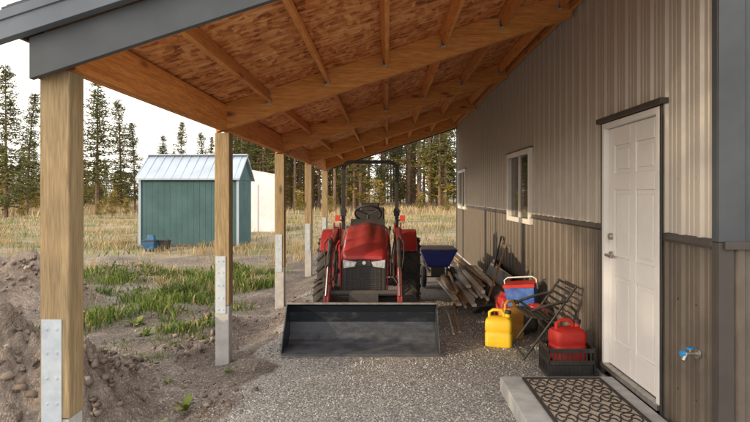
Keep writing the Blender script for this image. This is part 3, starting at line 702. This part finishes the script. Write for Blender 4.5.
s.box(CX-.17,CX+.17,6.82,6.93,.38,.50,M['cast'])
s.box(CX-.52,CX-.2,8.22,8.86,.50,.53,M['black']); s.box(CX+.2,CX+.52,8.22,8.86,.50,.53,M['black'])
for sg in (-1,1):
    x=CX+sg*.5; s.tube([(x,8.26,.5),(x,8.24,.32),(x,8.5,.30),(x,8.52,.5)],.012,M['black'],6)
T(s,'chassis',.01)
def sec(y,hw,zt,zb,rd):
    prof=[(-1,0),(-1.0,.50),(-.98,.70),(-.92,.86),(-.78,.955),(-.50,.985),(-.30,.99),(-.22,1.03),(0,1.05),(.22,1.03),(.30,.99),(.50,.985),(.78,.955),(.92,.86),(.98,.70),(1.0,.50),(1,0)]
    return [(CX+u*hw,y,zb+(zt-zb)*w) for u,w in prof]
s=MB()
s.loft([sec(6.93,.215,.925,.885,0),sec(6.95,.245,.95,.87,0),sec(7.00,.268,.98,.84,0),sec(7.06,.278,1.005,.82,0),sec(7.15,.288,1.035,.78,0),sec(7.45,.303,1.11,.72,0),sec(7.85,.315,1.185,.72,0),sec(8.15,.315,1.235,.74,0),sec(8.22,.30,1.23,.76,0)],M['red'])
for sg in (-1,1):
    x=CX+sg*.272; s.poly([(7.02,.47),(7.00,.60),(6.985,.82),(7.02,.90),(7.4,.86),(7.3,.47)],'x',min(x,x+sg*.014),max(x,x+sg*.014),M['red'])
T(s,'hood',.004)
s=MB()
s.box(CX-.265,CX+.265,6.985,7.25,.46,.895,M['black'])
for k in range(13): s.box(CX-.20,CX+.20,6.970,6.984,.48+k*.023,.487+k*.023,M['cast'])
for k in range(9): s.box(CX-.19+k*.0475-.003,CX-.19+k*.0475+.003,6.974,6.9845,.475,.775,M['cast'])
s.box(CX-.245,CX-.21,6.965,6.985,.46,.79,M['black']); s.box(CX+.21,CX+.245,6.965,6.985,.46,.79,M['black'])
s.poly([(CX-.085,.80),(CX+.085,.80),(CX+.07,.88),(CX-.07,.88)],'y',6.950,6.975,M['black'])
for sg in (-1,1):
    s.poly([(CX+sg*.242,.775),(CX+sg*.25,.875),(CX+sg*.085,.85),(CX+sg*.11,.795)],'y',6.944,6.965,M['lens'])
    s.poly([(CX+sg*.258,.76),(CX+sg*.262,.89),(CX+sg*.072,.862),(CX+sg*.092,.782)],'y',6.955,6.980,M['black'])
    s.cyl((CX+sg*.195,6.940,.825),(CX+sg*.195,6.95,.825),.028,.03,M['chrome']); s.cyl((CX+sg*.135,6.940,.823),(CX+sg*.135,6.95,.823),.018,.02,M['chrome'])
    for k in range(5): s.box(CX+sg*.317-.003,CX+sg*.317+.003,7.5+k*.09,7.55+k*.09,.80,.98,M['black'])
s.cyl((CX,6.943,.84),(CX,6.952,.84),.022,.022,M['chrome'])
T(s,'grille_and_headlights',.003)
s=MB()
s.poly([(8.22,.72),(8.22,1.24),(8.30,1.30),(8.42,1.22),(8.38,.72)],'x',CX-.24,CX+.24,M['black'])
s.cyl((CX,8.38,1.2),(CX,8.50,1.36),.022,.02,M['black'])
c0=Vector((CX,8.50,1.37)); ax=Vector((0,.6,.8)).normalized(); u=Vector((1,0,0)); w_=ax.cross(u)
s.tube([c0+u*.19*math.cos(k*math.pi/14)+w_*.19*math.sin(k*math.pi/14) for k in range(28)],.014,M['black'],8,closed=True)
for k in range(3):
    t_=k*2.094+1.57; s.tube([c0-ax*.02,c0+(u*math.cos(t_)+w_*math.sin(t_))*.185],.011,M['black'],6)
T(s,'dashboard_and_steering_wheel',.01)
s=MB()
s.box(CX-.24,CX+.24,8.78,9.2,.82,.94,M['black']); s.obox((CX,9.22,1.18),(.46,.11,.52),(R(-8),0,0),M['black']); s.obox((CX,9.24,1.44),(.30,.09,.14),(R(-8),0,0),M['black'])
for sg in (-1,1): s.obox((CX+sg*.27,9.05,1.08),(.06,.30,.05),(0,0,0),M['black'])
T(s,'seat',.035)
s=MB()
for sg in (-1,1):
    x0,x1=sorted((CX+sg*.40,CX+sg*.70)); ro=.60; ri=.575; c_=(9.12,.48); out=[];inn=[]
    for k in range(15):
        a=R(34+k*(126/14)); rr=1.0+ .07*math.exp(-((a-1.2)/.5)**2)
        out.append((c_[0]-math.cos(a)*ro*rr*1.02,c_[1]+math.sin(a)*ro*rr)); inn.append((c_[0]-math.cos(a)*ri*rr*1.02,c_[1]+math.sin(a)*ri*rr))
    s.poly(out+inn[::-1],'x',x0,x1,M['red'])
    xi=CX+sg*.40; s.poly([(8.60,.60)]+out+[(9.7,.55)],'x',min(xi,xi-sg*.012),max(xi,xi-sg*.012),M['red'])
    xo=CX+sg*.70; s.poly(out+[( (c_[0]-(c_[0]-p[0])*.92), c_[1]+(p[1]-c_[1])*.92) for p in out[::-1]],'x',min(xo,xo+sg*.012),max(xo,xo+sg*.012),M['red'])
T(s,'fenders',.02)
def wheel(mb,cx,cy,rad,wd,rim,nl,sg):
    hw=wd/2
    prof=[(-hw*.75,rim),(-hw,rim*1.12),(-hw*1.02,rad*.82),(-hw*.85,rad*.93),(-hw*.4,rad*.955),(hw*.4,rad*.955),(hw*.85,rad*.93),(hw*1.02,rad*.82),(hw,rim*1.12),(hw*.75,rim)]
    mb.lathe(prof,(cx,cy,rad),'x',M['rubber'],36)
    mb.lathe([(-hw*.75,rim),(-hw*.7,rim*.95),(-hw*.2,rim*.9),(hw*.2,rim*.9),(hw*.7,rim*.95),(hw*.75,rim)],(cx,cy,rad),'x',M['rim'],28)
    xd=cx+sg*hw*.25
    mb.cyl((xd-.01,cy,rad),(xd+.01,cy,rad),rim*.93,rim*.93,M['rim'],28); mb.cyl((xd,cy,rad),(xd+sg*hw*.55,cy,rad),rim*.32,rim*.28,M['cast'],16)
    for k in range(6):
        t_=k*math.pi/3; mb.cyl((xd,cy+math.cos(t_)*rim*.5,rad+math.sin(t_)*rim*.5),(xd+sg*.03,cy+math.cos(t_)*rim*.5,rad+math.sin(t_)*rim*.5),.012,.012,M['bolt'],6)
    for side in (-1,1):
        for k in range(nl):
            t_=2*math.pi*(k+(.5 if side>0 else 0))/nl
            for (ua,ub,dt0,dt1,rr) in ((.02,.55,0,.10,.975),(.5,1.02,.09,.20,.955)):
                a0=t_+dt0*1.6;a1=t_+dt1*1.6
                p0=Vector((cx+side*hw*ua,cy+math.cos(a0)*rad*rr,rad+math.sin(a0)*rad*rr)); r2=rr if ub<.9 else .90
                p1=Vector((cx+side*hw*ub,cy+math.cos(a1)*rad*r2,rad+math.sin(a1)*rad*r2))
                d=(p1-p0).normalized(); am=(a0+a1)/2; nn=Vector((0,math.cos(am),math.sin(am))); nn=(nn-d*nn.dot(d)).normalized(); sd_=d.cross(nn)
                mt=Matrix((sd_,d,nn)).transposed(); mb.obox((p0+p1)/2,(rad*.075,(p1-p0).length,rad*.085),mt,M['rubber'])
s=MB()
for sg in (-1,1): wheel(s,CX+sg*.60,9.12,.50,.32,.29,18,sg)
T(s,'rear_wheels')
s=MB()
for sg in (-1,1): wheel(s,CX+sg*.53,7.36,.30,.19,.16,16,sg)
T(s,'front_wheels')
s=MB(); y=9.42; hw=.425; zt=2.18
path=[(CX-hw,y,.6),(CX-hw,y,1.3),(CX-hw,y,zt-.14)]
for k in range(1,6): a=k*math.pi/10; path.append((CX-hw+.12*(1-math.cos(a)),y,zt-.14+.12*math.sin(a)))
path+= [(2*CX-p[0],p[1],p[2]) for p in path[::-1]]
s.tube(path,.029,M['black'],4,sq=True)
for sg in (-1,1):
    x=CX+sg*hw
    s.box(x-.045,x+.045,y-.04,y+.04,1.30,1.42,M['black']); s.cyl((x-.06,y-.0,1.37),(x+.06,y,1.37),.018,.018,M['nickel'])
    s.beam((x,y-.03,1.22),(x+sg*.09,y-.03,1.25),.02,.02,M['black']); s.box(x+sg*.09-.04,x+sg*.09+.04,y-.07,y-.035,1.22,1.31,M['amber'])
    s.box(x-.04,x+.04,y-.05,y+.05,.55,.95,M['black'])
T(s,'roll_bar',.004)
s=MB()
for sg in (-1,1): s.tube([(CX+sg*.30,8.75,.95),(CX+sg*.31,8.70,1.12)],.01,M['black'],6); s.cyl((CX+sg*.31,8.70,1.12),(CX+sg*.312,8.69,1.17),.02,.018,M['black'])
s.tube([(CX+.38,8.6,.8),(CX+.40,8.56,1.22)],.012,M['black'],6); s.cyl((CX+.40,8.56,1.2),(CX+.402,8.555,1.28),.024,.02,M['black'])
T(s,'levers')
# ---------------------------------------------------------------- wheelbarrow
s=MB(); wx,wy=.90,10.6
secs=[]
for (z,hx,y0,y1) in [(.36,.17,-.22,.25),(.40,.20,-.27,.30),(.66,.31,-.42,.45),(.68,.33,-.44,.47)]:
    secs.append([(wx-hx,wy+y0,z),(wx+hx,wy+y0,z),(wx+hx,wy+y1,z),(wx-hx,wy+y1,z)])
s.loft(secs,M['bluepl'],False,True)
s.box(wx-.30,wx+.30,wy-.40,wy+.43,.681,.69,M['cast'])
for sg in (-1,1):
    s.lathe([(-.03,.1),(-.045,.14),(-.02,.185),(.02,.185),(.045,.14),(.03,.1)],(wx+sg*.25,wy-.18,.19),'x',M['rubber'],20)
    s.cyl((wx+sg*.25-.02,wy-.18,.19),(wx+sg*.25+.02,wy-.18,.19),.1,.1,M['rim'])
    s.tube([(wx+sg*.16,wy-.35,.32),(wx+sg*.20,wy+.3,.34),(wx+sg*.26,wy+.9,.62)],.016,M['black'],8)
    s.tube([(wx+sg*.2,wy+.25,.34),(wx+sg*.22,wy+.38,.0)],.014,M['black'],8)
s.cyl((wx-.25,wy-.18,.19),(wx+.25,wy-.18,.19),.012,.012,M['cast']); s.box(wx-.12,wx+.12,wy-.2,wy-.16,.19,.36,M['black'])
s.obj('wheelbarrow',None,.01)
# ---------------------------------------------------------------- lumber and pipes
s=MB(); rr=random.Random(4)
for k in range(32):
    x=.96+rr.random()*.72; z=.03+.018*(k//3)*rr.uniform(.7,1.1)+ (x-1.0)*.22; y0=7.9+rr.random()*1.4; L=rr.uniform(1.8,3.6); dx=rr.uniform(-.18,.10)
    m=rr.choice([M['pvc'],M['pvc'],M['pvc'],M['lumber'],M['galv'],M['lumber'],M['trim']])
    if rr.random()<.45: s.cyl((x,y0,z+.04),(x+dx,y0+L,z+.08),.022,.022,m,10)
    else: s.beam((x,y0,z+.04),(x+dx,y0+L,z+.07),rr.uniform(.03,.08),rr.uniform(.02,.045),m)
s.obj('lumber_pile',None,.002)
s=MB()
for k,(x0,y0,x1,y1,z1,m) in enumerate([(1.30,8.0,1.88,9.3,.85,'handle'),(1.50,8.9,1.9,9.8,.95,'black'),(1.55,7.4,1.89,7.9,.62,'trim')]):
    s.cyl((x0,y0,.03),(x1,y1,z1),.016,.015,M[m],8)
s.obox((1.30,7.98,.10),(.20,.03,.26),(R(60),0,.3),M['cast'])
s.obj('garden_tools',None,.003)
s=MB(); s.beam((.86,7.0,.012),(1.02,9.2,.014),.035,.02,M['lumber']); s.beam((.78,6.9,.012),(.84,8.1,.013),.02,.015,M['pvc']); s.obj('loose_boards',None,.002)
s=MB()
for k in range(5): s.obox((1.62+.03*k,8.9+.25*k,.30),(.012,1.3,.45),(0,R(24),R(4-3*k)),M['pvc' if k%2 else 'brown'])
s.obj('siding_offcuts',None,.002)
# ---------------------------------------------------------------- jerry cans
def can(name,x,y,z,w,d,h,mat,rz,capm,spout=False):
    s=MB()
    def ring(zz,sw,sd,c=.2):
        a,b=w/2*sw,d/2*sd; k=min(a,b)*c*2; pts=[]
        for (qx,qy,st) in ((1,1,0),(-1,1,90),(-1,-1,180),(1,-1,270)):
            for t_ in (0,30,60,90):
                an=R(st+t_); pts.append((qx*(a-k)+math.cos(an)*k,qy*(b-k)+math.sin(an)*k,zz))
        return pts
    s.loft([ring(.0,.9,.9),ring(.012,1,1),ring(h*.36,1,1),ring(h*.38,.965,.965),ring(h*.42,.965,.965),ring(h*.44,1,1),ring(h*.66,1,1),ring(h*.74,.92,.88),ring(h*.80,.6,.5),ring(h*.81,.3,.3)],mat)
    s.tube([(-w*.36,0,h*.72),(-w*.36,0,h*.90),(-w*.22,0,h*.97),(w*.08,0,h*.97),(w*.18,0,h*.88),(w*.18,0,h*.76)],.018,mat,8)
    s.cyl((w*.30,0,h*.70),(w*.33,0,h*.88),.030,.030,mat,14); s.cyl((w*.33,0,h*.88),(w*.34,0,h*.97),.034,.034,capm,14)
    if spout: s.tube([(w*.33,0,h*.9),(w*.30,0,h*1.15),(w*.12,0,h*1.3)],.013,capm,8)
    s.box(-w*.28,w*.28,-d/2-.002,d/2+.002,h*.12,h*.30,mat)
    return s.obj(name,None,.004,loc=(x,y,z),rot=(0,0,rz))
can('jerry_can',1.22,6.42,.0,.29,.20,.40,M['yellow'],R(-18),M['black'])
can('jerry_can',1.42,6.75,.0,.26,.19,.44,M['oldyellow'],R(35),M['black'])
s=MB(); x0,x1,y0,y1,zt=1.44,1.86,5.25,5.60,.27
for zz in (0.005,.13,.235):
    h=.035
    s.box(x0,x1,y0,y0+.012,zz,zz+h,M['black']);s.box(x0,x1,y1-.012,y1,zz,zz+h,M['black']);s.box(x0,x0+.012,y0+.012,y1-.012,zz,zz+h,M['black']);s.box(x1-.012,x1,y0+.012,y1-.012,zz,zz+h,M['black'])
for k in range(12):
    u=k/11; xx=x0+.006+(x1-x0-.012)*u; s.box(xx-.006,xx+.006,y0+.002,y0+.010,.01,.262,M['black']); s.box(xx-.006,xx+.006,y1-.010,y1-.002,.01,.262,M['black'])
    yy=y0+.006+(y1-y0-.012)*u; s.box(x0+.002,x0+.010,yy-.006,yy+.006,.01,.262,M['black']); s.box(x1-.010,x1-.002,yy-.006,yy+.006,.01,.262,M['black'])
s.box(x0+.01,x1-.01,y0+.01,y1-.01,.006,.014,M['black']); s.box(x0+.02,x1-.02,y0+.02,y1-.02,.015,.12,M['cast'])
s.obj('milk_crate',None,.001)
can('gas_can',1.66,5.44,.122,.30,.22,.38,M['redplastic'],R(12),M['black'],True)
def bag(name,x,y,z,w,d,h,mat,seed):
    import bmesh
    me=bpy.data.meshes.new(name); bm=bmesh.new(); bmesh.ops.create_icosphere(bm,subdivisions=4,radius=1)
    for v in bm.verts:
        p=v.co.copy(); q=Vector([math.copysign(abs(c)**.6,c) for c in p]); n_=noise.fractal(p*2.2+Vector((seed,0,0)),1,2,4)
        q*=1+.2*n_; v.co=Vector((q.x*w/2,q.y*d/2,max(q.z,-.9)*h/2))
    for f in bm.faces: f.smooth=True
    bm.to_mesh(me); bm.free(); me.materials.append(mat); o=bpy.data.objects.new(name,me); o.location=(x,y,z); scene.collection.objects.link(o)
bag('plastic_bag',1.60,7.0,.16,.34,.3,.30,M['cast'],6); bag('plastic_bag',1.74,6.85,.30,.22,.2,.15,M['redbag'],9); bag('plastic_bag',1.55,7.6,.2,.3,.4,.35,M['redbag'],12)
# small cooler: blue body, white lid, handle
s=MB(); s.loft([[(-.16,-.11,0),(.16,-.11,0),(.16,.11,0),(-.16,.11,0)],[(-.18,-.125,.22),(.18,-.125,.22),(.18,.125,.22),(-.18,.125,.22)]],M['bluebag'],False)
s.box(-.19,.19,-.135,.135,.222,.262,M['redplastic']); s.tube([(-.195,0,.18),(-.195,0,.30),(-.15,0,.33),(.15,0,.33),(.195,0,.30),(.195,0,.18)],.01,M['vinyl'],6)
s.obj('cooler',None,.012,loc=(1.66,7.2,.31),rot=(R(4),R(-6),R(-25)))
s=MB()
for yy in (5.80,6.35):
    s.tube([(1.34,yy,.02),(1.62,yy,.40),(1.86,yy,.74)],.013,M['black'],8)
    s.tube([(1.80,yy+.02,.02),(1.60,yy+.02,.38),(1.42,yy+.02,.50)],.013,M['black'],8)
    s.tube([(1.42,yy,.50),(1.60,yy,.56),(1.78,yy,.60)],.015,M['black'],8)
for k in range(6):
    t_=k/5; s.beam((1.66+.19*t_,5.80,.455+.27*t_),(1.66+.19*t_,6.35,.455+.27*t_),.03,.012,M['black'])
for k in range(5):
    t_=k/4; s.beam((1.40+.24*t_,5.80,.44-.03*t_),(1.40+.24*t_,6.35,.44-.03*t_),.035,.012,M['black'])
s.tube([(1.36,5.8,.04),(1.36,6.35,.04)],.012,M['black'],8); s.tube([(1.79,5.8,.05),(1.79,6.35,.05)],.012,M['black'],8)
s.obj('folding_chair')
# ---------------------------------------------------------------- shed
sh=empty('garden_shed',(-6.57,20,0)); s=MB(); g=-.15; x0,x1,y0,y1=-8.38,-5.06,20.0,22.0; ze=2.18; zp=3.02
s.box(x0+.03,x1-.03,y0+.03,y1-.03,g-.1,ze+.05,M['teal'])
x=x0+.02
while x<x1-.02:
    w=min(.2,x1-.02-x); s.box(x+.003,x+w-.003,y0+.016,y0+.0295,g+.05,ze,M['teal']); x+=.2
y=y0+.02
while y<y1-.1:
    s.box(x1-.0295,x1-.012,y+.004,y+.196,g+.05,ze,M['teal']); s.box(x0+.012,x0+.0295,y+.004,y+.196,g+.05,ze,M['teal']); y+=.2
for xx in (x0,x1): s.box(xx-.04,xx+.04,y0-.02,y0+.003,g,ze,M['shedroof'])
s.box(x0+.05,x1-.05,y0-.025,y0+.0,g-.02,g+.08,M['trim'])
kid(s,'walls',0,sh)
s=MB(); ym=(y0+y1)/2
s.poly([(y0-.15,ze-.0),(ym,zp),(y1+.15,ze),(y1+.15,ze-.06),(ym,zp-.08),(y0-.15,ze-.06)],'x',x0-.1,x1+.1,M['shedroof'])
x=x0-.1
while x<x1+.1: s.poly([(y0-.16,ze+.0),(ym,zp+.035),(ym,zp+.002),(y0-.15,ze-.03)],'x',x,x+.03,M['shedroof']); x+=.3
s.box(x0-.1,x1+.1,ym-.12,ym+.12,zp-.005,zp+.045,M['shedroof'])
for xx in (x0,x1-.02): s.poly([(y0,ze-.05),(ym,zp-.08),(y1,ze-.05)],'x',xx,xx+.02,M['teal'])
kid(s,'shed_roof',.004,sh)
def tote(x,y,w,d,h,mat):
    s=MB(); z=-.14
    s.loft([[(x-w*.42,y-d*.42,z),(x+w*.42,y-d*.42,z),(x+w*.42,y+d*.42,z),(x-w*.42,y+d*.42,z)],[(x-w*.5,y-d*.5,z+h),(x+w*.5,y-d*.5,z+h),(x+w*.5,y+d*.5,z+h),(x-w*.5,y+d*.5,z+h)]],mat,False)
    s.box(x-w*.53,x+w*.53,y-d*.53,y+d*.53,z+h,z+h+.03,M['black']); s.box(x-w*.35,x+w*.35,y-d*.38,y+d*.38,z+h+.031,z+h+.05,mat); s.obj('storage_bin',None,.01)
tote(-7.60,18.9,.40,.34,.28,M['bluebin']); tote(-7.25,19.2,.34,.3,.26,M['cast']); 
s=MB(); s.loft([[(-7.70,18.85,.18),(-7.44,18.85,.18),(-7.44,19.05,.18),(-7.70,19.05,.18)],[(-7.66,18.88,.34),(-7.48,18.88,.34),(-7.48,19.02,.34),(-7.66,19.02,.34)]],M['bluebin'],False); s.obj('toolbox',None,.02)
s=MB(); hx0,hx1=-8.6,-5.25; hm=(hx0+hx1)/2
arch=[(hx0,-.2),(hx0,2.30),(hx0+.05,2.46),(hx0+.2,2.58),(hm,2.85),(hx1-.2,2.58),(hx1-.05,2.46),(hx1,2.30),(hx1,-.2)]
s.poly(arch,'y',28,30.2,M['hoop'])
for yy in (27.98,29.2,30.2): s.tube([(p[0]*1.0+(.02 if p[0]>hm else -.02),yy,p[1]+.02) for p in arch],.015,M['hoop'],6)
s.box(hx1-.9,hx1-.87,27.97,27.998,-.2,2.1,M['galv'])
s.obj('white_fabric_shelter')
def leafy(x,y,n,L,seed):
    r=random.Random(seed); s=MB(); z=float(H(x,y))+.01
    for k in range(n):
        a=r.random()*6.28; el_=r.uniform(.3,1.1); l=L*r.uniform(.6,1.1); d=Vector((math.cos(a)*math.cos(el_),math.sin(a)*math.cos(el_),math.sin(el_))); sd_=Vector((-math.sin(a),math.cos(a),0)); w=l*.18
        p=Vector((x,y,z)); m_=p+d*l*.5; t_=p+d*l+Vector((0,0,-.25*l))
        s.add([p,m_+sd_*w,m_+Vector((0,0,-.01)),m_-sd_*w,t_],[(0,1,2),(0,2,3),(1,4,2),(2,4,3)],M['green'],True)
    s.obj('leafy_weed')
for i,(x,y,n_,L) in enumerate([(-1.62,4.75,13,.18),(-1.72,4.35,12,.16),(-2.0,5.4,8,.10),(-2.6,6.2,10,.14),(-2.2,7.0,9,.14),(-1.5,5.6,7,.08),(-3.0,7.4,12,.2),(-3.4,8.0,12,.22),(-2.5,8.4,10,.18)]): leafy(x,y,n_,L,i)
# ---------------------------------------------------------------- light, world, camera
sun=bpy.data.lights.new('sun','SUN'); sun.energy=3.8; sun.angle=R(.6); sun.color=(1,.76,.49)
so=bpy.data.objects.new('sun',sun); so.rotation_euler=sd.to_track_quat('Z','Y').to_euler(); scene.collection.objects.link(so)
w=bpy.data.worlds.new('World'); scene.world=w; w.use_nodes=True; nt=w.node_tree; bg=nt.nodes['Background']
sk=nt.nodes.new('ShaderNodeTexSky'); sk.sky_type='NISHITA'; sk.sun_disc=False; sk.sun_elevation=el; sk.sun_rotation=az; sk.air_density=1.2; sk.dust_density=2.5; sk.ozone_density=1.0
mx=nt.nodes.new('ShaderNodeMix'); mx.data_type='RGBA'; mx.inputs[0].default_value=.68; nt.links.new(sk.outputs[0],mx.inputs[6]); mx.inputs[7].default_value=(20.5,19.2,17.8,1)
nt.links.new(mx.outputs[2],bg.inputs['Color']); bg.inputs['Strength'].default_value=.15
cam=bpy.data.cameras.new('camera'); co=bpy.data.objects.new('camera',cam); scene.collection.objects.link(co); scene.camera=co
co.location=(0,0,1.65); co.rotation_euler=(R(90),0,0); cam.sensor_width=36; cam.lens=36*590/750; cam.shift_x=-(387-375)/750; cam.shift_y=-(211-194)/750; cam.clip_end=1500; cam.clip_start=.05
scene.view_settings.view_transform='Standard'; scene.view_settings.look='None'; scene.view_settings.exposure=0
